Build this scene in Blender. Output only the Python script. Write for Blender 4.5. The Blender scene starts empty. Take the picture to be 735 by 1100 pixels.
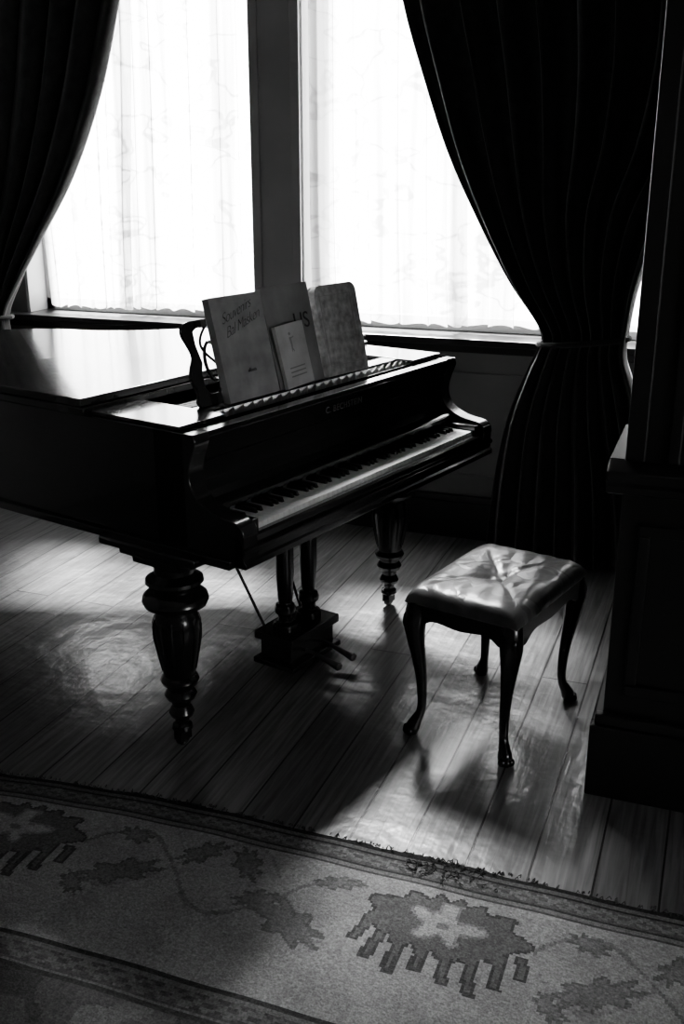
import bpy, bmesh, math, random
from mathutils import Vector, Matrix
random.seed(7)
R = math.radians
scene = bpy.context.scene
COL = scene.collection

# ------------------------------------------------------------ materials
def mat_base(name):
    m = bpy.data.materials.new(name); m.use_nodes = True
    nt = m.node_tree
    return m, nt, nt.nodes['Principled BSDF']

def g(v): return (v, v, v, 1)

def mat(name, v, rough=0.5, var=0.25, scale=8.0, bump=0.0, bscale=60.0, stretch=(1,1,1), coat=0.0, metal=0.0, spec=0.5, sheen=0.0):
    m, nt, b = mat_base(name)
    N, L = nt.nodes, nt.links
    tc = N.new('ShaderNodeTexCoord'); mp = N.new('ShaderNodeMapping')
    mp.inputs['Scale'].default_value = stretch
    L.new(tc.outputs['Object'], mp.inputs['Vector'])
    no = N.new('ShaderNodeTexNoise'); no.inputs['Scale'].default_value = scale; no.inputs['Detail'].default_value = 6
    L.new(mp.outputs[0], no.inputs['Vector'])
    cr = N.new('ShaderNodeValToRGB')
    cr.color_ramp.elements[0].position = .3; cr.color_ramp.elements[1].position = .7
    cr.color_ramp.elements[0].color = g(v*(1-var)); cr.color_ramp.elements[1].color = g(v*(1+var))
    L.new(no.outputs['Fac'], cr.inputs[0]); L.new(cr.outputs[0], b.inputs['Base Color'])
    b.inputs['Roughness'].default_value = rough
    b.inputs['Metallic'].default_value = metal
    b.inputs['Specular IOR Level'].default_value = spec
    b.inputs['Coat Weight'].default_value = coat
    b.inputs['Coat Roughness'].default_value = 0.08
    if sheen: b.inputs['Sheen Weight'].default_value = sheen
    if bump:
        n2 = N.new('ShaderNodeTexNoise'); n2.inputs['Scale'].default_value = bscale; n2.inputs['Detail'].default_value = 4
        L.new(mp.outputs[0], n2.inputs['Vector'])
        bp = N.new('ShaderNodeBump'); bp.inputs['Strength'].default_value = bump; bp.inputs['Distance'].default_value = .01
        L.new(n2.outputs['Fac'], bp.inputs['Height']); L.new(bp.outputs[0], b.inputs['Normal'])
    return m

M_PIANO = mat('ebonised_wood', .013, .2, .3, 5, .03, 12, coat=.6)
M_PIANOTOP = mat('ebonised_wood_worn', .03, .18, .5, 9, .05, 30, coat=.6)
M_LEG = mat('turned_dark_wood', .013, .25, .3, 12, coat=.3)
M_BRASS = mat('aged_metal', .25, .4, .3, 20, metal=1)
M_IVORY = mat('ivory_key', .85, .3, .12, 30)
M_EBONY = mat('ebony_key', .01, .3, .2, 30)
M_PLATE = mat('iron_plate', .10, .4, .4, 12, metal=.4)
M_STRING = mat('steel_strings', .5, .3, .2, 60, metal=1)
M_FELT = mat('felt', .25, .9, .3, 90)
M_STOOLW = mat('stool_dark_wood', .008, .25, .3, 12, coat=.3)
M_WALL = mat('painted_wall', .25, .7, .15, 3, .05, 80)
M_DADO = mat('dado_panel_paint', .19, .45, .15, 4, .03, 50)
M_CEIL = mat('ceiling_plaster', .25, .8, .1, 3)
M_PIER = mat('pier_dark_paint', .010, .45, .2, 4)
M_FRAME = mat('window_frame_paint', .5, .4, .08, 6)
M_MULL = mat('window_post_paint', .40, .5, .1, 4)
M_SILL = mat('sill_dark_varnish', .025, .3, .2, 8)
M_DRAPE = mat('velvet_drape', .028, .9, .35, 25, .2, 120, sheen=.3)
M_PAGES = mat('paper_pages', .6, .8, .15, 120, .2, 300, stretch=(1,8,1))
M_COVER1 = mat('cover_grey', .34, .6, .25, 14, .08, 60)
M_COVER2 = mat('cover_mid', .26, .6, .25, 9, .08, 60)
M_COVER3 = mat('cover_mottled', .62, .6, .4, 40, .1, 90)
M_COVER4 = mat('cover_pale', .52, .65, .2, 12, .05, 60)
M_INK = mat('ink', .05, .6, .1, 20)
M_GILT = mat('gilt_letter', .16, .4, .1, 20, metal=.5)

def leather():
    m, nt, b = mat_base('worn_leather')
    N, L = nt.nodes, nt.links
    tc = N.new('ShaderNodeTexCoord')
    no = N.new('ShaderNodeTexNoise'); no.inputs['Scale'].default_value = 9; no.inputs['Detail'].default_value = 8
    L.new(tc.outputs['Object'], no.inputs['Vector'])
    cr = N.new('ShaderNodeValToRGB'); cr.color_ramp.elements[0].position=.35; cr.color_ramp.elements[1].position=.65
    cr.color_ramp.elements[0].color = g(.03); cr.color_ramp.elements[1].color = g(.11)
    L.new(no.outputs['Fac'], cr.inputs[0]); L.new(cr.outputs[0], b.inputs['Base Color'])
    b.inputs['Roughness'].default_value = .33
    vo = N.new('ShaderNodeTexVoronoi'); vo.feature='DISTANCE_TO_EDGE'; vo.inputs['Scale'].default_value = 13
    n3 = N.new('ShaderNodeTexNoise'); n3.inputs['Scale'].default_value=5
    mx = N.new('ShaderNodeMixRGB'); mx.inputs[0].default_value=.25
    L.new(tc.outputs['Object'], n3.inputs['Vector'])
    L.new(tc.outputs['Object'], mx.inputs[1]); L.new(n3.outputs['Color'], mx.inputs[2]); L.new(mx.outputs[0], vo.inputs['Vector'])
    bp = N.new('ShaderNodeBump'); bp.inputs['Strength'].default_value=.3; bp.inputs['Distance'].default_value=.02
    L.new(vo.outputs['Distance'], bp.inputs['Height']); L.new(bp.outputs[0], b.inputs['Normal'])
    return m
M_LEATHER = leather()

def floor_mat():
    m, nt, b = mat_base('floorboards')
    N, L = nt.nodes, nt.links
    tc = N.new('ShaderNodeTexCoord'); sp = N.new('ShaderNodeSeparateXYZ'); cb = N.new('ShaderNodeCombineXYZ')
    L.new(tc.outputs['Object'], sp.inputs[0]); L.new(sp.outputs['Y'], cb.inputs['X']); L.new(sp.outputs['X'], cb.inputs['Y'])
    br = N.new('ShaderNodeTexBrick'); br.inputs['Scale'].default_value=1
    br.inputs['Brick Width'].default_value=3.1; br.inputs['Row Height'].default_value=.15
    br.inputs['Mortar Size'].default_value=.0032; br.inputs['Mortar Smooth'].default_value=.3
    br.inputs['Color1'].default_value=g(.115); br.inputs['Color2'].default_value=g(.18); br.inputs['Mortar'].default_value=g(.003)
    br.offset=.37
    L.new(cb.outputs[0], br.inputs['Vector'])
    mp = N.new('ShaderNodeMapping'); mp.inputs['Scale'].default_value=(1.5,28,1)
    L.new(cb.outputs[0], mp.inputs['Vector'])
    no = N.new('ShaderNodeTexNoise'); no.inputs['Scale'].default_value=2.5; no.inputs['Detail'].default_value=8; no.inputs['Distortion'].default_value=.6
    L.new(mp.outputs[0], no.inputs['Vector'])
    cr = N.new('ShaderNodeValToRGB'); cr.color_ramp.elements[0].color=g(.5); cr.color_ramp.elements[1].color=g(1.4)
    cr.color_ramp.elements[0].position=.3; cr.color_ramp.elements[1].position=.7
    L.new(no.outputs['Fac'], cr.inputs[0])
    mu = N.new('ShaderNodeMixRGB'); mu.blend_type='MULTIPLY'; mu.inputs[0].default_value=1
    L.new(br.outputs['Color'], mu.inputs[1]); L.new(cr.outputs[0], mu.inputs[2]); L.new(mu.outputs[0], b.inputs['Base Color'])
    n2 = N.new('ShaderNodeTexNoise'); n2.inputs['Scale'].default_value=5; n2.inputs['Detail'].default_value=5
    L.new(tc.outputs['Object'], n2.inputs['Vector'])
    mr = N.new('ShaderNodeMapRange'); mr.inputs['To Min'].default_value=.24; mr.inputs['To Max'].default_value=.46
    L.new(n2.outputs['Fac'], mr.inputs['Value']); L.new(mr.outputs[0], b.inputs['Roughness'])
    b.inputs['Coat Weight'].default_value=.75; b.inputs['Coat Roughness'].default_value=.2
    ma = N.new('ShaderNodeMath'); ma.operation='MULTIPLY'; ma.inputs[1].default_value=-1.0
    L.new(br.outputs['Fac'], ma.inputs[0])
    ad = N.new('ShaderNodeMath'); ad.operation='MULTIPLY_ADD'; ad.inputs[1].default_value=.35
    L.new(no.outputs['Fac'], ad.inputs[0]); L.new(ma.outputs[0], ad.inputs[2])
    bp = N.new('ShaderNodeBump'); bp.inputs['Strength'].default_value=.5; bp.inputs['Distance'].default_value=.004
    L.new(ad.outputs[0], bp.inputs['Height'])
    n4 = N.new('ShaderNodeTexNoise'); n4.inputs['Scale'].default_value=9; n4.inputs['Detail'].default_value=3
    L.new(tc.outputs['Object'], n4.inputs['Vector'])
    bp2 = N.new('ShaderNodeBump'); bp2.inputs['Strength'].default_value=.35; bp2.inputs['Distance'].default_value=.015
    L.new(n4.outputs['Fac'], bp2.inputs['Height']); L.new(bp.outputs[0], bp2.inputs['Normal'])
    L.new(bp2.outputs[0], b.inputs['Normal']); L.new(bp2.outputs[0], b.inputs['Coat Normal'])
    return m
M_FLOOR = floor_mat()

def sheer_mat():
    m = bpy.data.materials.new('lace_sheer'); m.use_nodes=True
    nt=m.node_tree; N,L=nt.nodes,nt.links
    N.clear()
    out=N.new('ShaderNodeOutputMaterial')
    tr=N.new('ShaderNodeBsdfTransparent'); tr.inputs[0].default_value=g(1)
    tl=N.new('ShaderNodeBsdfTranslucent')
    df=N.new('ShaderNodeBsdfDiffuse'); df.inputs[0].default_value=g(.5)
    m1=N.new('ShaderNodeMixShader'); m1.inputs[0].default_value=.2
    L.new(tl.outputs[0],m1.inputs[1]); L.new(df.outputs[0],m1.inputs[2])
    m2=N.new('ShaderNodeMixShader')
    tc=N.new('ShaderNodeTexCoord')
    mp=N.new('ShaderNodeMapping'); mp.inputs['Scale'].default_value=(.8,0,1.3)
    L.new(tc.outputs['Object'],mp.inputs[0])
    vo=N.new('ShaderNodeTexVoronoi'); vo.feature='DISTANCE_TO_EDGE'; vo.inputs['Scale'].default_value=6
    no=N.new('ShaderNodeTexNoise'); no.inputs['Scale'].default_value=5
    mx=N.new('ShaderNodeMixRGB'); mx.inputs[0].default_value=.35
    L.new(mp.outputs[0],no.inputs['Vector']); L.new(mp.outputs[0],mx.inputs[1]); L.new(no.outputs['Color'],mx.inputs[2]); L.new(mx.outputs[0],vo.inputs['Vector'])
    cr=N.new('ShaderNodeValToRGB'); cr.color_ramp.elements[0].position=.015; cr.color_ramp.elements[1].position=.05
    cr.color_ramp.elements[0].color=g(1); cr.color_ramp.elements[1].color=g(0)
    L.new(vo.outputs['Distance'],cr.inputs[0])
    mp2=N.new('ShaderNodeMapping'); mp2.inputs['Scale'].default_value=(1,0,.04); L.new(tc.outputs['Object'],mp2.inputs[0])
    n2=N.new('ShaderNodeTexNoise'); n2.inputs['Scale'].default_value=10; n2.inputs['Detail'].default_value=6; n2.inputs['Roughness'].default_value=.6; L.new(mp2.outputs[0],n2.inputs['Vector'])
    c2=N.new('ShaderNodeValToRGB'); c2.color_ramp.elements[0].position=.44; c2.color_ramp.elements[1].position=.70
    c2.color_ramp.elements[0].color=g(0); c2.color_ramp.elements[1].color=g(1)
    L.new(n2.outputs['Fac'],c2.inputs[0])
    ml=N.new('ShaderNodeMath'); ml.operation='MULTIPLY'; ml.inputs[1].default_value=.42; L.new(cr.outputs[0],ml.inputs[0])
    mxx=N.new('ShaderNodeMath'); mxx.operation='ADD'; mxx.use_clamp=True; L.new(ml.outputs[0],mxx.inputs[0]); L.new(c2.outputs[0],mxx.inputs[1])
    r1=N.new('ShaderNodeMapRange'); r1.inputs['To Min'].default_value=.70; r1.inputs['To Max'].default_value=1.0
    r2=N.new('ShaderNodeMapRange'); r2.inputs['To Min'].default_value=.68; r2.inputs['To Max'].default_value=.25
    L.new(mxx.outputs[0],r1.inputs['Value']); L.new(mxx.outputs[0],r2.inputs['Value'])
    L.new(r1.outputs[0],m2.inputs[0]); L.new(r2.outputs[0],tl.inputs[0])
    L.new(tr.outputs[0],m2.inputs[1]); L.new(m1.outputs[0],m2.inputs[2])
    L.new(m2.outputs[0],out.inputs[0])
    return m
M_SHEER=sheer_mat()

def glass_mat():
    m = bpy.data.materials.new('window_glass'); m.use_nodes=True
    nt=m.node_tree; N,L=nt.nodes,nt.links; N.clear()
    out=N.new('ShaderNodeOutputMaterial'); tr=N.new('ShaderNodeBsdfTransparent'); gl=N.new('ShaderNodeBsdfGlossy')
    gl.inputs['Roughness'].default_value=.02; tr.inputs[0].default_value=g(.95)
    mx=N.new('ShaderNodeMixShader'); mx.inputs[0].default_value=.05
    L.new(tr.outputs[0],mx.inputs[1]); L.new(gl.outputs[0],mx.inputs[2]); L.new(mx.outputs[0],out.inputs[0])
    return m
M_GLASS=glass_mat()

def rug_mat():
    m, nt, b = mat_base('woven_rug')
    N, L = nt.nodes, nt.links
    at=N.new('ShaderNodeAttribute'); at.attribute_name='pattern'
    tc=N.new('ShaderNodeTexCoord')
    no=N.new('ShaderNodeTexNoise'); no.inputs['Scale'].default_value=220; no.inputs['Detail'].default_value=3
    n2=N.new('ShaderNodeTexNoise'); n2.inputs['Scale'].default_value=7; n2.inputs['Detail'].default_value=5
    L.new(tc.outputs['Object'],no.inputs['Vector']); L.new(tc.outputs['Object'],n2.inputs['Vector'])
    mr=N.new('ShaderNodeMapRange'); mr.inputs['To Min'].default_value=.3; mr.inputs['To Max'].default_value=1.65
    L.new(no.outputs['Fac'],mr.inputs['Value'])
    mr2=N.new('ShaderNodeMapRange'); mr2.inputs['To Min'].default_value=.6; mr2.inputs['To Max'].default_value=1.4
    L.new(n2.outputs['Fac'],mr2.inputs['Value'])
    a=N.new('ShaderNodeMixRGB'); a.blend_type='MULTIPLY'; a.inputs[0].default_value=1
    L.new(at.outputs['Color'],a.inputs[1]); L.new(mr.outputs[0],a.inputs[2])
    c=N.new('ShaderNodeMixRGB'); c.blend_type='MULTIPLY'; c.inputs[0].default_value=1
    L.new(a.outputs[0],c.inputs[1]); L.new(mr2.outputs[0],c.inputs[2]); L.new(c.outputs[0],b.inputs['Base Color'])
    b.inputs['Roughness'].default_value=.95; b.inputs['Specular IOR Level'].default_value=.1
    bp=N.new('ShaderNodeBump'); bp.inputs['Strength'].default_value=.6; bp.inputs['Distance'].default_value=.006
    L.new(no.outputs['Fac'],bp.inputs['Height']); L.new(bp.outputs[0],b.inputs['Normal'])
    return m
M_RUG=rug_mat()

# ------------------------------------------------------------ mesh helpers
def finish(name, bm, m, parent=None, smooth=True, bevel=0.0, label=None, recalc=True):
    if recalc: bmesh.ops.recalc_face_normals(bm, faces=bm.faces)
    me=bpy.data.meshes.new(name); bm.to_mesh(me); bm.free()
    if m: me.materials.append(m)
    if smooth:
        for p in me.polygons: p.use_smooth=True
        me.set_sharp_from_angle(angle=R(35))
    o=bpy.data.objects.new(name, me); COL.objects.link(o)
    if parent: o.parent=parent
    if bevel:
        md=o.modifiers.new('bev','BEVEL'); md.width=bevel; md.segments=2; md.limit_method='ANGLE'; md.angle_limit=R(50)
    if label: o['label']=label
    return o

def box(bm, x0,x1,y0,y1,z0,z1, M=None):
    vs=[bm.verts.new((x,y,z)) for z in (z0,z1) for y in (y0,y1) for x in (x0,x1)]
    for f in ((0,1,3,2),(4,6,7,5),(0,4,5,1),(2,3,7,6),(0,2,6,4),(1,5,7,3)):
        bm.faces.new([vs[i] for i in f])
    if M is not None:
        for v in vs: v.co = M@v.co
    return vs

def lathe(bm, prof, cx=0, cy=0, seg=28, M=None):
    rings=[]
    for r,z in prof:
        ring=[bm.verts.new((cx+r*math.cos(2*math.pi*i/seg), cy+r*math.sin(2*math.pi*i/seg), z)) for i in range(seg)]
        rings.append(ring)
    for a,b in zip(rings,rings[1:]):
        for i in range(seg):
            bm.faces.new((a[i],a[(i+1)%seg],b[(i+1)%seg],b[i]))
    bm.faces.new(rings[0]); bm.faces.new(rings[-1])
    if M is not None:
        for r in rings:
            for v in r: v.co=M@v.co

def tube(bm, pts, radii, seg=10, flat=1.0):
    pts=[Vector(p) for p in pts]
    if not hasattr(radii,'__len__'): radii=[radii]*len(pts)
    rings=[]; ref=None
    for i,p in enumerate(pts):
        t=(pts[min(i+1,len(pts)-1)]-pts[max(i-1,0)]).normalized()
        if ref is None:
            ref=Vector((0,0,1)) if abs(t.z)<.8 else Vector((1,0,0))
        n=(ref-t*ref.dot(t)).normalized(); ref=n
        b=t.cross(n)
        rings.append([bm.verts.new(p+(n*math.cos(2*math.pi*k/seg)+b*math.sin(2*math.pi*k/seg)*flat)*radii[i]) for k in range(seg)])
    for a,b in zip(rings,rings[1:]):
        for k in range(seg): bm.faces.new((a[k],a[(k+1)%seg],b[(k+1)%seg],b[k]))
    bm.faces.new(rings[0]); bm.faces.new(rings[-1])

def cat(pts, n):
    """catmull-rom through tuples"""
    out=[]
    P=[pts[0]]+list(pts)+[pts[-1]]
    for i in range(1,len(P)-2):
        for k in range(n):
            t=k/n
            out.append(tuple(.5*((2*b)+(-a+c)*t+(2*a-5*b+4*c-d)*t*t+(-a+3*b-3*c+d)*t**3) for a,b,c,d in zip(P[i-1],P[i],P[i+1],P[i+2])))
    out.append(tuple(pts[-1])); return out

def prism(bm, poly, axis, a0, a1, M=None):
    """poly: list of 2-tuples; axis 'x': (y,z); 'z': (x,y); 'y': (x,z)"""
    def mk(p,a):
        if axis=='x': c=(a,p[0],p[1])
        elif axis=='y': c=(p[0],a,p[1])
        else: c=(p[0],p[1],a)
        return Vector(c) if M is None else M@Vector(c)
    A=[bm.verts.new(mk(p,a0)) for p in poly]; B=[bm.verts.new(mk(p,a1)) for p in poly]
    n=len(poly)
    for i in range(n): bm.faces.new((A[i],A[(i+1)%n],B[(i+1)%n],B[i]))
    bm.faces.new(A); bm.faces.new(B)

def sphere(bm, c, r, sc=(1,1,1), seg=12):
    M=Matrix.Translation(c)@Matrix.Diagonal((sc[0],sc[1],sc[2],1))
    bmesh.ops.create_uvsphere(bm,u_segments=seg,v_segments=max(6,seg//2+2),radius=r,matrix=M)

def empty(name, loc, rotz, label, category):
    o=bpy.data.objects.new(name,None); COL.objects.link(o); o.location=loc; o.rotation_euler=(0,0,rotz)
    o.empty_display_size=.1
    o['label']=label; o['category']=category
    return o

def struct(o,label=None):
    o['kind']='structure'
    o['label']=label or o.name.replace('_',' ')
    return o

def text_mesh(name, body, size, m, parent, loc, rot, shear=0.0, depth=.0004, align='CENTER', space=1.0, label=None, offset=0.0):
    cu=bpy.data.curves.new(name,'FONT'); cu.body=body; cu.size=size; cu.shear=shear; cu.extrude=depth
    cu.align_x=align; cu.align_y='CENTER'; cu.space_character=space; cu.offset=offset
    t=bpy.data.objects.new(name+'_tmp',cu); COL.objects.link(t)
    bpy.context.view_layer.update()
    dg=bpy.context.evaluated_depsgraph_get()
    me=bpy.data.meshes.new_from_object(t.evaluated_get(dg))
    bpy.data.objects.remove(t)
    me.materials.clear(); me.materials.append(m)
    o=bpy.data.objects.new(name,me); COL.objects.link(o); o.parent=parent
    o.location=loc; o.rotation_euler=rot
    if label: o['label']=label
    return o

# ------------------------------------------------------------ room shell
WY=4.35; TOP=3.62; CEIL=3.9
XL,XR,YB=-3.9,2.4,-1.8
bm=bmesh.new(); box(bm,XL,XR,YB,4.75,-.08,0)
struct(finish('floor',bm,M_FLOOR,smooth=False),'worn varnished wooden floorboards')
bm=bmesh.new(); box(bm,XL,XR,YB,4.75,CEIL,CEIL+.1)
struct(finish('ceiling',bm,M_CEIL,smooth=False),'plain plaster ceiling')
W1=(-3.32,-2.03); W2=(-1.82,-.12)   # openings
bm=bmesh.new()
box(bm,XL,XR,WY,4.62,0,.88)
box(bm,XL,XR,WY,4.62,TOP,CEIL)
box(bm,XL,W1[0],WY,4.62,.88,TOP)
box(bm,W2[1],XR,WY,4.62,.88,TOP)
for a,b in ((-3.3,-2.35),(-2.25,-1.3),(-1.2,-.25)):
    for (x0,x1,z0,z1) in ((a,b,.74,.76),(a,b,.28,.30),(a,a+.02,.3,.74),(b-.02,b,.3,.74)):
        box(bm,x0,x1,WY-.012,WY,z0,z1)
struct(finish('wall_back',bm,M_DADO,smooth=False),'dark painted wall with panelling under the windows')
bm=bmesh.new(); box(bm,W1[1],W2[0],WY-.02,4.60,.88,TOP)
box(bm,W1[1]-.012,W1[1]+.03,WY-.035,WY-.02,.93,TOP); box(bm,W2[0]-.03,W2[0]+.012,WY-.035,WY-.02,.93,TOP)
struct(finish('trim_1',bm,M_MULL,smooth=False,bevel=.003),'painted post between the two windows')
bm=bmesh.new(); box(bm,XL+.1,.1,WY-.03,WY,0,.17); box(bm,XL+.1,.1,WY-.02,WY,.17,.2)
struct(finish('baseboard_back',bm,M_SILL,smooth=False,bevel=.003),'dark wooden skirting board')
bm=bmesh.new(); box(bm,-3.55,.05,WY-.07,4.60,.885,.915); box(bm,-3.55,.05,WY-.035,WY,.85,.885)
struct(finish('trim_2',bm,M_SILL,smooth=False,bevel=.005),'dark varnished window sill')
def window(n,x0,x1):
    bm=bmesh.new()
    z0=.915
    y0,y1=4.50,4.56
    box(bm,x0,x0+.055,y0,y1,z0,TOP); box(bm,x1-.055,x1,y0,y1,z0,TOP)
    box(bm,x0,x1,y0,y1,z0,z0+.06); box(bm,x0,x1,y0,y1,TOP-.06,TOP)
    box(bm,x0,x1,y0+.01,y1-.01,2.62,2.67)
    box(bm,x0,x0+.012,WY+.005,y0,z0,TOP); box(bm,x1-.012,x1,WY+.005,y0,z0,TOP)
    o=struct(finish('window_%d'%n,bm,M_FRAME,smooth=False,bevel=.003),'tall white-painted sash window')
    bm=bmesh.new(); box(bm,x0+.05,x1-.05,4.528,4.532,z0+.055,TOP-.055)
    finish('glass_pane',bm,M_GLASS,o,smooth=False)
window(1,*W1); window(2,*W2)
bm=bmesh.new(); box(bm,XL,XL+.12,YB,WY,0,CEIL)
struct(finish('wall_left',bm,M_WALL,smooth=False),'painted wall')
SY0,SY1,SZ0,SZ1=.2,1.5,.8,1.6  # unseen window opening, added to throw fill light on books and piano front
bm=bmesh.new()
box(bm,XR-.1,XR,YB,SY0,0,CEIL); box(bm,XR-.1,XR,SY1,2.5,0,CEIL)
box(bm,XR-.1,XR,SY0,SY1,0,SZ0); box(bm,XR-.1,XR,SY0,SY1,SZ1,CEIL)
struct(finish('wall_right',bm,M_WALL,smooth=False),'painted wall')
bm=bmesh.new()
for (a,b,c_,d) in ((SY0,SY1,SZ0,SZ0+.05),(SY0,SY1,SZ1-.05,SZ1),(SY0,SY0+.05,SZ0,SZ1),(SY1-.05,SY1,SZ0,SZ1)):
    box(bm,XR-.08,XR-.02,a,b,c_,d)
struct(finish('window_3',bm,M_FRAME,smooth=False,bevel=.003),'white-painted frame of an added unseen fill-light window')
bm=bmesh.new(); box(bm,XL,XR,YB-.1,YB,0,CEIL)
struct(finish('wall_front',bm,M_WALL,smooth=False),'painted wall')
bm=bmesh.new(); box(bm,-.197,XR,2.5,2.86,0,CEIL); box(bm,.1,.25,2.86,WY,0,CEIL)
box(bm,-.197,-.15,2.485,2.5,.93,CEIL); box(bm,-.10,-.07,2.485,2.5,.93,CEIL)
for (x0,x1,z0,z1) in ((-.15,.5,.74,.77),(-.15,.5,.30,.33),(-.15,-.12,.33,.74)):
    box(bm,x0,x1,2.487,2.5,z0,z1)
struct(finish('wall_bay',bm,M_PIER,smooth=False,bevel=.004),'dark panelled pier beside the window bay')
bm=bmesh.new()
prof=[(2.5,.84),(2.47,.85),(2.465,.87),(2.45,.885),(2.445,.91),(2.5,.93)]
prism(bm,prof,'x',-.235,XR); box(bm,-.235,-.197,2.5,2.88,.84,.93)
struct(finish('trim_3',bm,M_PIER,smooth=False,bevel=.004),'dark moulded dado rail')
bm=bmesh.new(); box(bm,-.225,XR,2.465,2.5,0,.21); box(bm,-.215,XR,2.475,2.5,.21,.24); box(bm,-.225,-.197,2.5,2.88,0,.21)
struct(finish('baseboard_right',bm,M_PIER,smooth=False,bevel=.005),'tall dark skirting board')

# ------------------------------------------------------------ curtains
def curtain(name, edges, y0, nf, amp, m, label, nz=90, nx=260, hem=None, jitter=0.3, thick=0, seed=0):
    rnd=random.Random(seed)
    ph=[rnd.uniform(0,6.28) for _ in range(6)]
    E=cat(edges, max(2,nz//(len(edges)-1)))
    bm=bmesh.new(); rows=[]
    for (z,xl,xr) in E:
        row=[]
        w=xr-xl
        for i in range(nx+1):
            t=i/nx
            tt=t+jitter*.03*math.sin(5*t*6.28+ph[0])+.006*math.sin(z*2+ph[1])
            if hem: tt+=.03*math.sin(t*9+ph[2])+.012*math.sin(t*23+ph[3])
            a=2*math.pi*nf*tt
            s=math.sin(a)+.35*math.sin(2*a+ph[2]+z*.6)+.25*math.sin(.43*a+ph[3])
            y=y0+amp*s*((.65+.35*math.sin(t*11+ph[4])) if hem else 1)
            zz=z
            if hem and z<=E[-1][0]+1e-6: zz=z+hem*math.sin(a*1.3+ph[4])
            x=xl+w*t+ (w/nf)*.16*math.cos(a+ph[5])*math.sin(math.pi*min(1,t*nf,(1-t)*nf)/2)
            row.append(bm.verts.new((x,y,zz)))
        rows.append(row)
    for a,b in zip(rows,rows[1:]):
        for i in range(nx): bm.faces.new((a[i],a[i+1],b[i+1],b[i]))
    o=finish(name,bm,m,recalc=False)
    for p in o.data.polygons: p.use_smooth=True
    if thick:
        md=o.modifiers.new('sol','SOLIDIFY'); md.thickness=thick; md.offset=0
    o['label']=label; o['category']='curtain'
    return o

right=[(3.58,-1.42,.0),(2.9,-1.40,.0),(2.5,-1.36,.0),(2.2,-1.295,.0),(1.95,-1.214,-.03),(1.676,-1.112,-.12),(1.432,-.99,-.26),(1.183,-.846,-.335),(.988,-.705,-.36),(.90,-.715,-.36),(.814,-.751,-.33),(.614,-.817,-.26),(.368,-.856,-.18),(.02,-.88,-.12)]
c=curtain('curtain',right,4.14,9,.04,M_DRAPE,'heavy dark velvet curtain tied back beside the dado wall',thick=.006,seed=2)
def tieback(par,xc,w,z,y):
    bm=bmesh.new()
    pts=[(xc+w*math.cos(t),y+.085*math.sin(t),z+.02*math.cos(t)) for t in [2*math.pi*i/40 for i in range(41)]]
    tube(bm,pts,.012,8); finish('tieback',bm,M_DRAPE,par,label='dark fabric tieback')
tieback(c,-.53,.175,.955,4.14)
left=[(3.58,-3.62,-2.30),(2.9,-3.62,-2.38),(2.5,-3.62,-2.47),(2.259,-3.62,-2.546),(1.915,-3.62,-2.667),(1.568,-3.62,-2.844),(1.277,-3.6,-3.052),(1.057,-3.58,-3.209),(.943,-3.56,-3.28),(.85,-3.56,-3.29),(.6,-3.6,-3.22),(.3,-3.62,-3.16),(.02,-3.64,-3.12)]
c2=curtain('curtain',left,4.14,8,.04,M_DRAPE,'heavy dark velvet curtain swept aside by the window post',thick=.006,seed=5)
tieback(c2,-3.42,.15,.9,4.14)
grp='lace sheers over the windows'
for i,(e,lab,sd) in enumerate([
    ([(3.58,-3.28,-2.62),(2.2,-3.28,-2.66),(1.4,-3.22,-2.72),(.95,-3.2,-2.74)],'sheer white lace curtain filtering bright daylight',1),
    ([(3.58,-2.78,-2.05),(2.2,-2.79,-2.05),(1.4,-2.82,-2.05),(.95,-2.84,-2.06)],'sheer white lace curtain hanging next to the window post',2),
    ([(3.58,-1.80,-1.12),(2.2,-1.79,-1.10),(1.4,-1.79,-1.08),(.95,-1.78,-1.06)],'sheer white lace curtain with scalloped hem over the sill',3),
    ([(3.58,-1.2,-.14),(2.2,-1.19,-.14),(1.4,-1.17,-.14),(.95,-1.15,-.15)],'sheer white lace curtain half hidden by the dark drape',4)]):
    o=curtain('sheer_curtain',e,4.395+.062*(i%2),7,.0125,M_SHEER,lab,nz=60,nx=300,hem=.006,seed=sd+10)
    o['group']=grp

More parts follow.
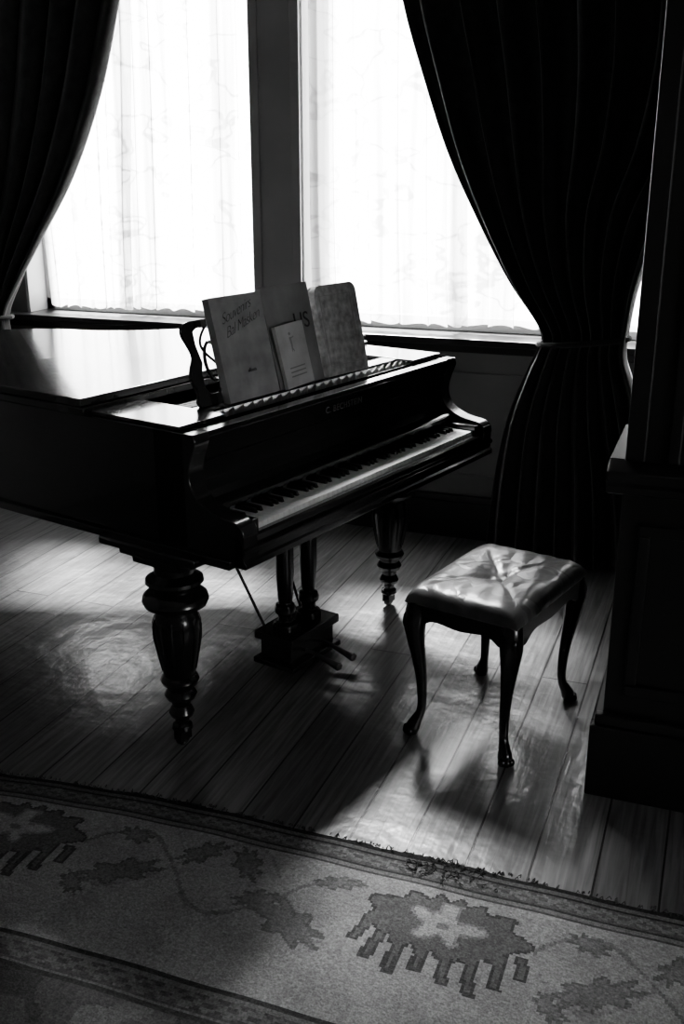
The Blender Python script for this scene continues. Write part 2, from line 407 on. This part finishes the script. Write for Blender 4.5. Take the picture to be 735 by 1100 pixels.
# ------------------------------------------------------------ rug
def build_rug():
    y1=2.045; y0=-.9; x0=-2.9; x1=1.7
    PER=1.12
    def leaf(a,b):
        for (lx,ly,rx,ry,an) in ((-.33,.075,.095,.045,.5),(-.43,.03,.05,.03,-.4),(.34,.05,.09,.04,-.5),(.26,.12,.04,.025,.9),(-.5,-.08,.06,.03,.9),(.5,-.08,.06,.03,-.9),(.31,-.09,.045,.025,.3),(-.27,-.09,.05,.022,-.3)):
            ca,sa=math.cos(an),math.sin(an); p=(a-lx)*ca+(b-ly)*sa; q=-(a-lx)*sa+(b-ly)*ca
            th=math.atan2(q/ry,p/rx)
            if math.hypot(p/rx,q/ry)<1+.24*math.sin(th*8+an): return True
        return False
    def palm(a,b):
        rr=math.hypot(a/.185,(b+.035)/.095); th=math.atan2(b+.035,a)
        if rr<1+.10*math.cos(th*13): return True
        for fx,ln in ((-.17,.075),(-.125,.115),(-.075,.14),(-.025,.115),(.03,.135),(.08,.145),(.13,.11),(.175,.07)):
            if abs(a-fx*(1+b*.9)-.03*b)<.0145 and 0<b<ln: return True
        return False
    def flower(a,b):
        th=math.atan2(b+.035,a)
        if math.hypot(a/.078,(b+.035)/.048)<1+.35*math.cos(th*5+.5): return True
        return abs(a)<.025 and -.115<b<-.06
    def edge(f,a,b,e=.0085):
        return not(f(a+e,b) and f(a-e,b) and f(a,b+e) and f(a,b-e))
    def pat(x,d):
        x+= .004*math.sin(d*40)
        def guard(lo,hi,per):
            w=(hi-lo)/2; c=(lo+hi)/2
            s=math.sin(x*2*math.pi/per)
            dd=(d-c)/w
            return abs(dd-.55*s)<.33 or (abs(dd+.6*s)<.2)
        if d<.018: return .035
        if d<.028: return .14
        if d<.036: return .04
        if d<.078: return .19 if guard(.036,.078,.09) else .12
        if d<.088: return .06
        if d<.098: return .2
        if d<.106: return .09
        if d<.56:
            a=((x+.44+PER/2)%PER)-PER/2
            b=d-.255
            base=.32
            s=math.sin((a+.1)*2*math.pi/PER*2)
            if abs(b-.11*s)<.007 and abs(a)>.2: base=.21
            if abs(b+.13*s+.02)<.005 and abs(a)>.22: base=.25
            if leaf(a,b): base=.16 if edge(leaf,a,b) else .21
            if palm(a,b):
                base=.09 if edge(palm,a,b) else .15
            if flower(a,b): base=.24 if edge(flower,a,b) else .38
            if abs(a)<.014 and abs(b+.035)<.012: base=.22
            return base
        if d<.568: return .07
        if d<.58: return .18
        if d<.63: return .16 if guard(.58,.63,.1) else .10
        if d<.64: return .17
        if d<.65: return .07
        s=math.sin(x*14)*math.sin(d*16)+.6*math.sin(x*31+2)*math.sin(d*27)
        return .17 if s>.75 else (.09 if s<-.6 else .12)
    def bow(x):
        t=max(0.0,-1.05-x); return -.15*t*t/(1+.4*t)
    ys=[0.0]
    while ys[-1]<.85: ys.append(ys[-1]+.0062)
    while ys[-1]<(y1-y0): ys.append(ys[-1]+.04)
    xs=[x0]
    while xs[-1]<x1: xs.append(xs[-1]+(.0068 if -1.95<xs[-1]<.5 else .04))
    bm=bmesh.new(); lay=bm.loops.layers.float_color.new('pattern')
    rnd=random.Random(3)
    grid=[]
    for j,d in enumerate(ys):
        row=[]
        for i,x in enumerate(xs):
            dy=bow(x)*max(0,1-d/1.5)
            if j==0: dy+=.004*math.sin(x*9)+.003*math.sin(x*41)+rnd.uniform(-.003,.003)
            z=.010+.0012*math.sin(x*23+d*11)+(.0 if j else -.003)
            row.append(bm.verts.new((x,y1-d+dy,z)))
        grid.append(row)
    for j in range(len(ys)-1):
        for i in range(len(xs)-1):
            f=bm.faces.new((grid[j+1][i],grid[j+1][i+1],grid[j][i+1],grid[j][i]))
            v=pat((xs[i]+xs[i+1])/2,(ys[j]+ys[j+1])/2)*rnd.uniform(.82,1.15)
            for l in f.loops: l[lay]=(v,v,v,1)
    border=[e for e in bm.edges if e.is_boundary]
    ret=bmesh.ops.extrude_edge_only(bm,edges=border)
    for v in [e for e in ret['geom'] if isinstance(e,bmesh.types.BMVert)]: v.co.z=.0005
    for f in [e for e in ret['geom'] if isinstance(e,bmesh.types.BMFace)]:
        for l in f.loops: l[lay]=(.06,.06,.06,1)
    me=bpy.data.meshes.new('rug'); bm.to_mesh(me); bm.free()
    me.materials.append(M_RUG)
    for p in me.polygons: p.use_smooth=True
    o=bpy.data.objects.new('rug',me); COL.objects.link(o)
    o['label']='worn oriental rug with floral border on the floorboards'; o['category']='rug'
    bm=bmesh.new()
    for k in range(300):
        x=rnd.uniform(-1.9,.3)
        if k<70: x=rnd.gauss(-.5,.06)
        y=y1+bow(x)+(rnd.uniform(-.012,.002) if k>=70 else rnd.uniform(-.07,.004))
        L=rnd.uniform(.006,.014) if k>=70 else rnd.uniform(.010,.026)
        an=rnd.uniform(0,6.28) if k<70 else rnd.gauss(1.57,.6)
        p=[(x,y,.011),(x+L*.5*math.cos(an),y+L*.5*math.sin(an),.015),(x+L*math.cos(an+.6),y+L*math.sin(an+.6),.006 if k>70 else .013)]
        tube(bm,p,[.0016,.0016,.0009],4)
    f=finish('fringe',bm,mat('frayed_thread',.06,.9,.4,50),o,label='frayed loose threads along the worn edge'); f['kind']='stuff'
build_rug()

# ------------------------------------------------------------ piano
PA=math.pi/2-R(14)
piano=empty('grand_piano',(-1.097,2.213,0),PA,'black antique grand piano with turned legs by the windows','piano')
PM=Matrix.Translation((-1.097,2.213,0))@Matrix.Rotation(PA,4,'Z')
PW=1.40; ZB=.625; ZT=.955
bent=cat([(1.40,.95),(1.385,1.10),(1.29,1.28),(1.13,1.42),(1.0,1.58),(.93,1.76),(.80,1.92),(.58,1.99),(.30,1.98),(.10,1.92),(.0,1.78)],6)
def outline(y_front, off=0.0):
    pts=[(0,y_front),(PW,y_front)]+bent
    if off:
        n=len(pts); out=[]
        for i,p in enumerate(pts):
            a=Vector(pts[i-1]); b=Vector(pts[(i+1)%n]); p=Vector(p)
            t1=(p-a).normalized(); t2=(b-p).normalized(); n1=Vector((t1.y,-t1.x)); n2=Vector((t2.y,-t2.x))
            nn=(n1+n2); nn=nn/max(.5,nn.dot(n1)) if nn.length>1e-6 else n1
            out.append(tuple(p+nn*off))
        return out
    return pts
bm=bmesh.new()
yo=.19
O=outline(yo); I=outline(yo,-.035)
rings=[]
for poly,z in ((O,ZB),(O,ZT),(I,ZT),(I,ZB)):
    rings.append([bm.verts.new((p[0],p[1],z)) for p in poly])
n=len(O)
for k in range(4):
    a,b=rings[k],rings[(k+1)%4]
    for i in range(n): bm.faces.new((a[i],a[(i+1)%n],b[(i+1)%n],b[i]))
prism(bm,O,'z',ZB,ZB+.02)
M2=outline(.05,.012); prism(bm,[(p[0],max(p[1],.04)) for p in M2],'z',ZB-.012,ZB+.012)
arm=[(0,ZB),(0,.70)]+cat([(-.002,.705),(.004,.728),(.025,.742),(.06,.748),(.10,.756),(.145,.778),(.172,.81),(.178,.85),(.168,.89),(.158,.915),(.152,.935),(.158,ZT)],4)+[(.30,ZT),(.30,ZB)]
prism(bm,arm,'x',0,.06); prism(bm,arm,'x',PW-.06,PW)
for x0 in (.055,PW-.09): box(bm,x0,x0+.035,.02,.19,.66,.735)
body=finish('case',bm,M_PIANO,piano,bevel=.003)
bm=bmesh.new()
box(bm,.06,PW-.06,.0,.3,ZB,.665)
slip=[(-.006,ZB-.004),(-.006,ZB+.012),(.002,ZB+.02),(.002,.655),(-.006,.662),(-.006,.672),(.006,.68),(.006,.697),(.012,.703),(.028,.703),(.028,ZB-.004)]
prism(bm,slip,'x',.0,PW)
finish('keyslip',bm,M_PIANO,piano,bevel=.0015)
bm=bmesh.new()
fb=[(.178,.715),(.150,.722),(.128,.742),(.128,.756),(.140,.764),(.170,.764),(.186,.780),(.196,.862),(.176,.868),(.168,.878),(.166,.935),(.158,.942),(.156,ZT),(.225,ZT),(.225,.72)]
prism(bm,fb,'x',.06,PW-.06)
fall=finish('fallboard',bm,M_PIANO,piano,bevel=.0015)
text_mesh('lettering','C. BECHSTEIN',.028,M_GILT,fall,(.70,.1655,.905),(R(90),0,0),space=1.15,label='small gilt maker lettering')
bm=bmesh.new(); box(bm,.09,PW-.09,.035,.2,.665,.697)
kb=finish('keyboard',bm,M_FELT,piano,smooth=False)
kw=(PW-.18)/52
bm=bmesh.new(); box(bm,.0004,kw-.0004,.030,.186,.696,.717); wk=finish('white_key',bm,M_IVORY,kb,smooth=False,bevel=.0012)
wk.location=(.09,0,0)
for i in range(1,52):
    o=wk.copy(); COL.objects.link(o); o.parent=kb; o.location=(.09+i*kw,0,0)
bm=bmesh.new(); prism(bm,[(.084,.714),(.084,.718),(.090,.729),(.186,.730),(.186,.714)],'x',-.0052,.0052)
bk=finish('black_key',bm,M_EBONY,kb,smooth=False,bevel=.001); first=True
for i in range(51):
    if i%7 in (1,4): continue
    if first: o=bk; first=False
    else:
        o=bk.copy(); COL.objects.link(o); o.parent=kb
    o.location=(.09+(i+1)*kw,0,0)
bm=bmesh.new(); prism(bm,outline(.226,-.036),'z',.895,.905)
box(bm,.1,1.33,.34,.37,.905,.93)
for x in (.30,.62,.95,1.2): box(bm,x,x+.025,.37,.9,.905,.928)
finish('iron_plate',bm,M_PLATE,piano,smooth=False)
bm=bmesh.new()
for i in range(84):
    x=.09+i*.0147
    for r in range(2):
        y=.24+.02*r+.006*(i%3)
        lathe(bm,[(.0034,.905),(.0034,.957),(.0024,.961)],x,y,6)
o=finish('tuning_pins',bm,M_STRING,piano); o['kind']='stuff'
bm=bmesh.new()
for i in range(150):
    x=.08+i*.0083
    yend=1.75 if x<.9 else 1.75-(x-.9)*1.75
    tube(bm,[(x,.27,.93),(x+.02,yend,.934)],.0009,4)
o=finish('strings',bm,M_STRING,piano); o['kind']='stuff'
bm=bmesh.new()
for i in range(72):
    x=.11+i*.0168; box(bm,x,x+.011,.40,.45,.934,.951)
o=finish('dampers',bm,M_FELT,piano,smooth=False); o['kind']='stuff'
lid=[(p[0],p[1]) for p in outline(.56,.014)]
bm=bmesh.new(); prism(bm,lid,'z',ZT+.001,ZT+.024)
finish('lid',bm,M_PIANOTOP,piano,bevel=.004)
bm=bmesh.new(); fl=[(-.014,.555),(1.414,.555),(1.414,.96),(1.39,1.08),(1.35,1.14),(-.014,1.14)]
prism(bm,fl,'z',ZT+.025,ZT+.048)
finish('lid_flap',bm,M_PIANOTOP,piano,bevel=.004,label='folded-back front leaf of the lid, glossy')
bm=bmesh.new(); box(bm,.012,.20,.215,.545,ZT+.001,ZT+.012); box(bm,1.20,1.388,.215,.545,ZT+.001,ZT+.012)
box(bm,.195,1.205,.285,.345,ZT+.001,ZT+.010)
finish('desk_shelf',bm,M_PIANOTOP,piano,bevel=.002)
lean=R(-14)
DM=Matrix.Translation((.222,.322,ZT+.011))@Matrix.Rotation(lean,4,'X')
bm=bmesh.new()
DW=.76; DH=.24
lp=[(.0,.0),(.05,.0),(.05,.03),(.032,.05),(.03,.09),(.042,.12),(.03,.17),(.03,.21),(.05,.22),(.05,DH)]+cat([(.02,DH),(-.004,.232),(-.012,.205),(.004,.17),(.012,.14),(-.006,.11),(-.014,.08),(.0,.04),(-.008,.015)],3)
prism(bm,lp,'y',0,.012,DM); prism(bm,[(DW-x,z) for x,z in lp],'y',0,.012,DM)
box(bm,.04,DW-.04,0,.012,0,.03,DM); box(bm,.04,DW-.04,0,.012,DH-.022,DH,DM)
for k in range(2): box(bm,.25*(k+1)-.006,.25*(k+1)+.006,0,.012,.03,DH-.02,DM)
for cx in (.09,.16,.31,.38,.45,.56,.64,.70):
    pts=[DM@Vector((cx+.03*math.cos(t),.006,.12+.055*math.sin(t))) for t in [2*math.pi*i/24 for i in range(25)]]
    tube(bm,pts,.0055,6)
    pts=[DM@Vector((cx+.035*math.sin(t),.006,.03+.19*t/6.28)) for t in [6.28*i/20 for i in range(21)]]
    tube(bm,pts,.004,6)
desk=finish('music_desk',bm,M_PIANO,piano,label='dark fretwork music desk')
leg_prof=[(.070,.625),(.070,.585),(.064,.578),(.056,.565),(.056,.545),(.066,.535),(.080,.528),(.082,.518),(.074,.510),(.064,.503),(.062,.495),(.076,.490),(.090,.478),(.094,.464),(.088,.450),(.070,.442),(.056,.437),(.052,.430),(.060,.418),(.066,.398),(.068,.375),(.065,.345),(.059,.31),(.053,.275),(.048,.245),(.045,.232),(.051,.226),(.056,.215),(.051,.204),(.040,.198),(.036,.186),(.042,.178),(.047,.168),(.042,.156),(.030,.148),(.026,.132),(.032,.122),(.037,.110),(.032,.098),(.022,.09),(.019,.075),(.028,.068),(.030,.056),(.025,.05)]
def piano_leg(x,y):
    bm=bmesh.new(); lathe(bm,leg_prof,0,0,32)
    for k in range(12):
        a=2*math.pi*k/12
        tube(bm,[(r*math.cos(a),r*math.sin(a),z) for r,z in ((.062,.41),(.067,.39),(.066,.355),(.058,.305),(.049,.25))],[.003,.005,.005,.004,.002],5)
    o=finish('leg',bm,M_LEG,piano); o.location=(x,y,0)
    bm=bmesh.new()
    lathe(bm,[(.024,.055),(.014,.05),(.014,.044)],0,0,16)
    lathe(bm,[(.018,-.011),(.025,-.006),(.025,.006),(.018,.011)],0,0,20,Matrix.Translation((0,0,.0255))@Matrix.Rotation(R(90),4,'X'))
    box(bm,-.02,.02,-.016,-.012,.02,.052); box(bm,-.02,.02,.012,.016,.02,.052)
    finish('caster',bm,M_LEG,o,label='small dark caster')
    bm=bmesh.new()
    box(bm,-.07,.085,-.09,.09,.575,.60)
    box(bm,-.07,.085,-.12,.14,.590,.613); box(bm,-.07,.085,-.14,.22,.602,.626)
    finish('leg_block',bm,M_LEG,o,bevel=.006)
    return o
piano_leg(.032,.28); piano_leg(1.23,.32); piano_leg(.50,1.80)
bm=bmesh.new()
LY=.335; LX=-.035
box(bm,.56+LX,.84+LX,LY-.06,LY+.06,.60,.614)
colp=[(.03,.60),(.034,.585),(.028,.57),(.022,.56),(.026,.54),(.03,.45),(.03,.34),(.025,.25),(.022,.235),(.032,.228),(.036,.215),(.036,.2),(.026,.195),(.024,.17),(.042,.162),(.044,.13)]
for x in (.635,.765): lathe(bm,colp,x+LX,LY,20)
box(bm,.565+LX,.835+LX,LY-.08,LY+.08,.11,.14); box(bm,.58+LX,.82+LX,LY-.065,LY+.065,.04,.11); box(bm,.562+LX,.838+LX,LY-.085,LY+.085,.022,.042)
lyre=finish('pedal_lyre',bm,M_LEG,piano,bevel=.004)
bm=bmesh.new()
for x in (.655,.745):
    tube(bm,[(x+LX,LY,.13),(x+LX,LY,.60)],.0035,6)
tube(bm,[(.60+LX,LY+.06,.14),(.54+LX,.62,.62)],.005,8); tube(bm,[(.80+LX,LY+.06,.14),(.84+LX,.62,.62)],.005,8)
finish('lyre_rod',bm,M_LEG,lyre)
for x in (.66+LX,.745+LX):
    bm=bmesh.new()
    pts=cat([(x,LY-.06,.068),(x,LY-.10,.065),(x,LY-.15,.053),(x,LY-.19,.045),(x,LY-.205,.043)],4)
    nn=len(pts); tube(bm,pts,[.006+.009*min(1,(i/nn)*1.3)**2*(1 if i<nn-2 else .6) for i in range(nn)],10)
    finish('pedal',bm,M_BRASS,lyre,label='brass foot pedal')

# ------------------------------------------------------------ music books on the desk
def book(name,x,y,z,w,h,t,mc,label,rz=0.0,ln=14.0,round_=0.0,curl=0.0,roll=0.0):
    MW=PM@Matrix.Translation((x,y,z))@Matrix.Rotation(R(rz),4,'Z')@Matrix.Rotation(R(-ln),4,'X')@Matrix.Rotation(R(roll),4,'Y')
    root=bpy.data.objects.new(name,None); COL.objects.link(root); root.matrix_world=MW; root.empty_display_size=.05
    root['label']=label; root['category']='book'; root['group']='sheet music on the piano desk'
    def outl(inset):
        w0,w1,h0,h1=inset,w-inset,inset*.3,h-inset
        r=max(round_,.002); pts=[(w0,h0),(w1,h0)]
        for k in range(7): a=k/6*math.pi/2; pts.append((w1-r+r*math.cos(a),h1-r+r*math.sin(a)))
        for k in range(7): a=math.pi/2+k/6*math.pi/2; pts.append((w0+r+r*math.cos(a),h1-r+r*math.sin(a)))
        return pts
    def slab(inset,y0,y1,rows=14,cols=10):
        bm=bmesh.new()
        prism(bm,outl(inset),'y',y0,y1)
        for k in range(1,rows):
            bmesh.ops.bisect_plane(bm,geom=bm.verts[:]+bm.edges[:]+bm.faces[:],plane_co=(0,0,h*k/rows),plane_no=(0,0,1))
        for k in range(1,cols):
            bmesh.ops.bisect_plane(bm,geom=bm.verts[:]+bm.edges[:]+bm.faces[:],plane_co=(w*k/cols,0,0),plane_no=(1,0,0))
        for v in bm.verts:
            u=v.co.x/w; q=v.co.z/h
            v.co.y+= curl*(math.sin(u*3.1)*.5*q - (u**4)*(q**3))
        return bm
    finish('pages',slab(.003,.0012,t-.0012),M_PAGES,root,smooth=False)
    cv=finish('cover',slab(0,-.0004,.0012),mc,root,smooth=False)
    finish('back_cover',slab(0,t-.0012,t+.0004),mc,root,smooth=False)
    bm=bmesh.new(); prism(bm,[(-.001,-.0004),(.0012,-.0004),(.0012,t+.0004),(-.001,t+.0004)],'z',0,h-round_); finish('spine',bm,mc,root,smooth=False)
    return root,cv
Z0=ZT+.0115
SX=.062
b1,c1=book('music_book',.242+SX,.286,Z0,.226,.300,.024,M_COVER1,'grey sheet music album with handwritten script title',curl=.004,ln=14)
text_mesh('title','Souvenirs',.042,M_INK,c1,(.100,-.0024,.252),(R(90),R(-16),0),shear=.7,label='handwritten script title',offset=-.0010,space=.9)
text_mesh('title','Bal Masken',.042,M_INK,c1,(.118,-.0024,.216),(R(90),R(-16),0),shear=.7,label='handwritten script title',offset=-.0010,space=.9)
text_mesh('imprint','album',.016,M_INK,c1,(.12,-.0024,.08),(R(90),0,0),label='small printed imprint',offset=-.0003)
b2,c2_=book('music_book',.478+SX,.289,Z0,.228,.308,.02,M_COVER2,'dark grey songbook with big printed capitals',curl=.004,ln=14)
text_mesh('title','US',.07,M_INK,c2_,(.168,-.0018,.190),(R(90),0,0),label='large dark printed capitals')
b3,c3=book('music_book',.49+SX,.268,Z0+.001,.135,.190,.012,M_COVER4,'small pale booklet leaning on a larger songbook',curl=.003,ln=13,roll=-3)
def flat_rect(par,name,x0,x1,z0,z1,m,y=-.0016):
    bm=bmesh.new(); box(bm,x0,x1,y,y+.001,z0,z1); return finish(name,bm,m,par,smooth=False)
bm=bmesh.new()
tube(bm,[(.06,-.001,.15),(.062,-.001,.125),(.058,-.001,.105)],[.005,.004,.0015],6); sphere(bm,(.06,-.001,.160),.005,seg=8)
tube(bm,[(.06,-.001,.145),(.078,-.001,.150)],.002,6); tube(bm,[(.06,-.001,.12),(.068,-.001,.105)],.002,6)
for v in bm.verts: v.co.y=-.0012+v.co.y*.05
finish('printed_figure',bm,M_COVER2,c3)
for k in range(3): flat_rect(c3,'text_line',.03,.105,.03+.013*k,.034+.013*k,M_COVER2,-.0012)
b4,c4=book('music_book',.722+SX,.282,Z0,.215,.290,.034,M_COVER3,'thick worn mottled album with rounded corners',rz=-3,curl=.002,ln=13,round_=.03)
bm=bmesh.new()
for (x0,x1,z0,z1) in ((.02,.18,.03,.032),(.02,.18,.255,.257),(.02,.022,.03,.255),(.178,.18,.03,.255)): box(bm,x0,x1,-.0016,-.0006,z0,z1)
finish('border_line',bm,M_COVER4,c4,smooth=False)

# ------------------------------------------------------------ stool
SM_loc=(-.548,2.79,0)
stool=empty('piano_stool',SM_loc,PA,'low dark wooden stool with cabriole legs and creased leather seat','stool')
bm=bmesh.new()
HX,HY=.232,.162
ap=cat([(-HX,.375),(-HX+.05,.362),(-.12,.385),(0,.378),(.12,.385),(HX-.05,.362),(HX,.375)],5)
for s in (-1,1):
    prism(bm,[(x,z) for x,z in ap]+[(HX,.432),(-HX,.432)],'y',s*HY-.012,s*HY+.012)
    apy=[(y*HY/HX,z) for y,z in ap]
    prism(bm,apy+[(HY,.432),(-HY,.432)],'x',s*HX-.012,s*HX+.012)
box(bm,-HX,HX,-HY,HY,.415,.43)
finish('seat_frame',bm,M_STOOLW,stool,bevel=.002)
bm=bmesh.new(); nx,ny=72,52; rows=[]
def cprof(u): return max(0,1-abs(u)**9)**.45
for j in range(ny+1):
    row=[]
    for i in range(nx+1):
        u=-1+2*i/nx; v=-1+2*j/ny
        u2=math.sin(u*math.pi/2)*.35+u*.65; v2=math.sin(v*math.pi/2)*.35+v*.65
        h=cprof(u2)*cprof(v2)
        z=.432+.048*h
        d2=u2*u2+v2*v2
        z-=.020*math.exp(-d2/.08)
        cre=math.exp(-((abs(u2)-abs(v2))**2)/.004)*math.exp(-d2/.6)*(1 if d2>.01 else 0)
        z-=.007*cre
        z+=.002*math.sin(u2*9+v2*4)*math.exp(-d2/.6)+.001*math.sin(v2*17-u2*6)
        row.append(bm.verts.new((.247*u2,.177*v2,z)))
    rows.append(row)
for a,b in zip(rows,rows[1:]):
    for i in range(nx): bm.faces.new((a[i],a[i+1],b[i+1],b[i]))
be=[e for e in bm.edges if e.is_boundary]
ret=bmesh.ops.extrude_edge_only(bm,edges=be)
for v in [e for e in ret['geom'] if isinstance(e,bmesh.types.BMVert)]:
    v.co.z=.425; v.co.x*=.985; v.co.y*=.985
finish('seat_cushion',bm,M_LEATHER,stool,label='creased shiny leather cushion')
for sx in (-1,1):
    for sy in (-1,1):
        bm=bmesh.new()
        D=Vector((sx*.75,sy*.66,0)).normalized()
        base=Vector((sx*.215,sy*.143,0))
        pr=cat([(.0,.43,.030),(.008,.40,.034),(.014,.36,.033),(.010,.31,.027),(.0,.25,.021),(-.010,.18,.0165),(-.014,.11,.014),(-.010,.07,.0135),(.002,.045,.017),(.012,.025,.021),(.016,.012,.020),(.016,.001,.017)],4)
        tube(bm,[tuple(base+D*o+Vector((0,0,z))) for o,z,r in pr],[r for o,z,r in pr],14)
        for k in (-1,0,1):
            a=math.atan2(D.y,D.x)+k*.75
            c=base+D*.014+Vector((math.cos(a),math.sin(a),0))*.018
            sphere(bm,(c.x,c.y,.0135),.0125,(1,1,1.02),10)
        c=base+D*.04; sphere(bm,(c.x,c.y,.372),.016,(.7,.7,1.7),10)
        finish('leg',bm,M_STOOLW,stool)

# ------------------------------------------------------------ light
w=bpy.data.worlds.new('sky'); scene.world=w; w.use_nodes=True
bg=w.node_tree.nodes['Background']; bg.inputs[0].default_value=g(1); bg.inputs[1].default_value=3.0
sd=bpy.data.lights.new('sun','SUN'); sd.energy=26; sd.angle=R(12); sd.color=(1,1,1)
so=bpy.data.objects.new('sun',sd); COL.objects.link(so)
dirv=Vector((.386,-.79,-1)).normalized()
so.rotation_euler=dirv.to_track_quat('-Z','Y').to_euler(); so.location=(-3,8,6)

# ------------------------------------------------------------ camera
cd=bpy.data.cameras.new('camera'); cam=bpy.data.objects.new('camera',cd); COL.objects.link(cam)
cd.sensor_fit='VERTICAL'; cd.sensor_height=36; cd.sensor_width=24; cd.lens=1102/1100*36
cam.location=(0,0,1.6); cam.rotation_euler=(R(90-18.47),0,R(20.5))
cd.clip_start=.05
scene.camera=cam
scene.view_settings.view_transform='AgX'
scene.view_settings.look='AgX - Medium High Contrast'
scene.view_settings.exposure=1.65
scene.view_settings.gamma=1.1
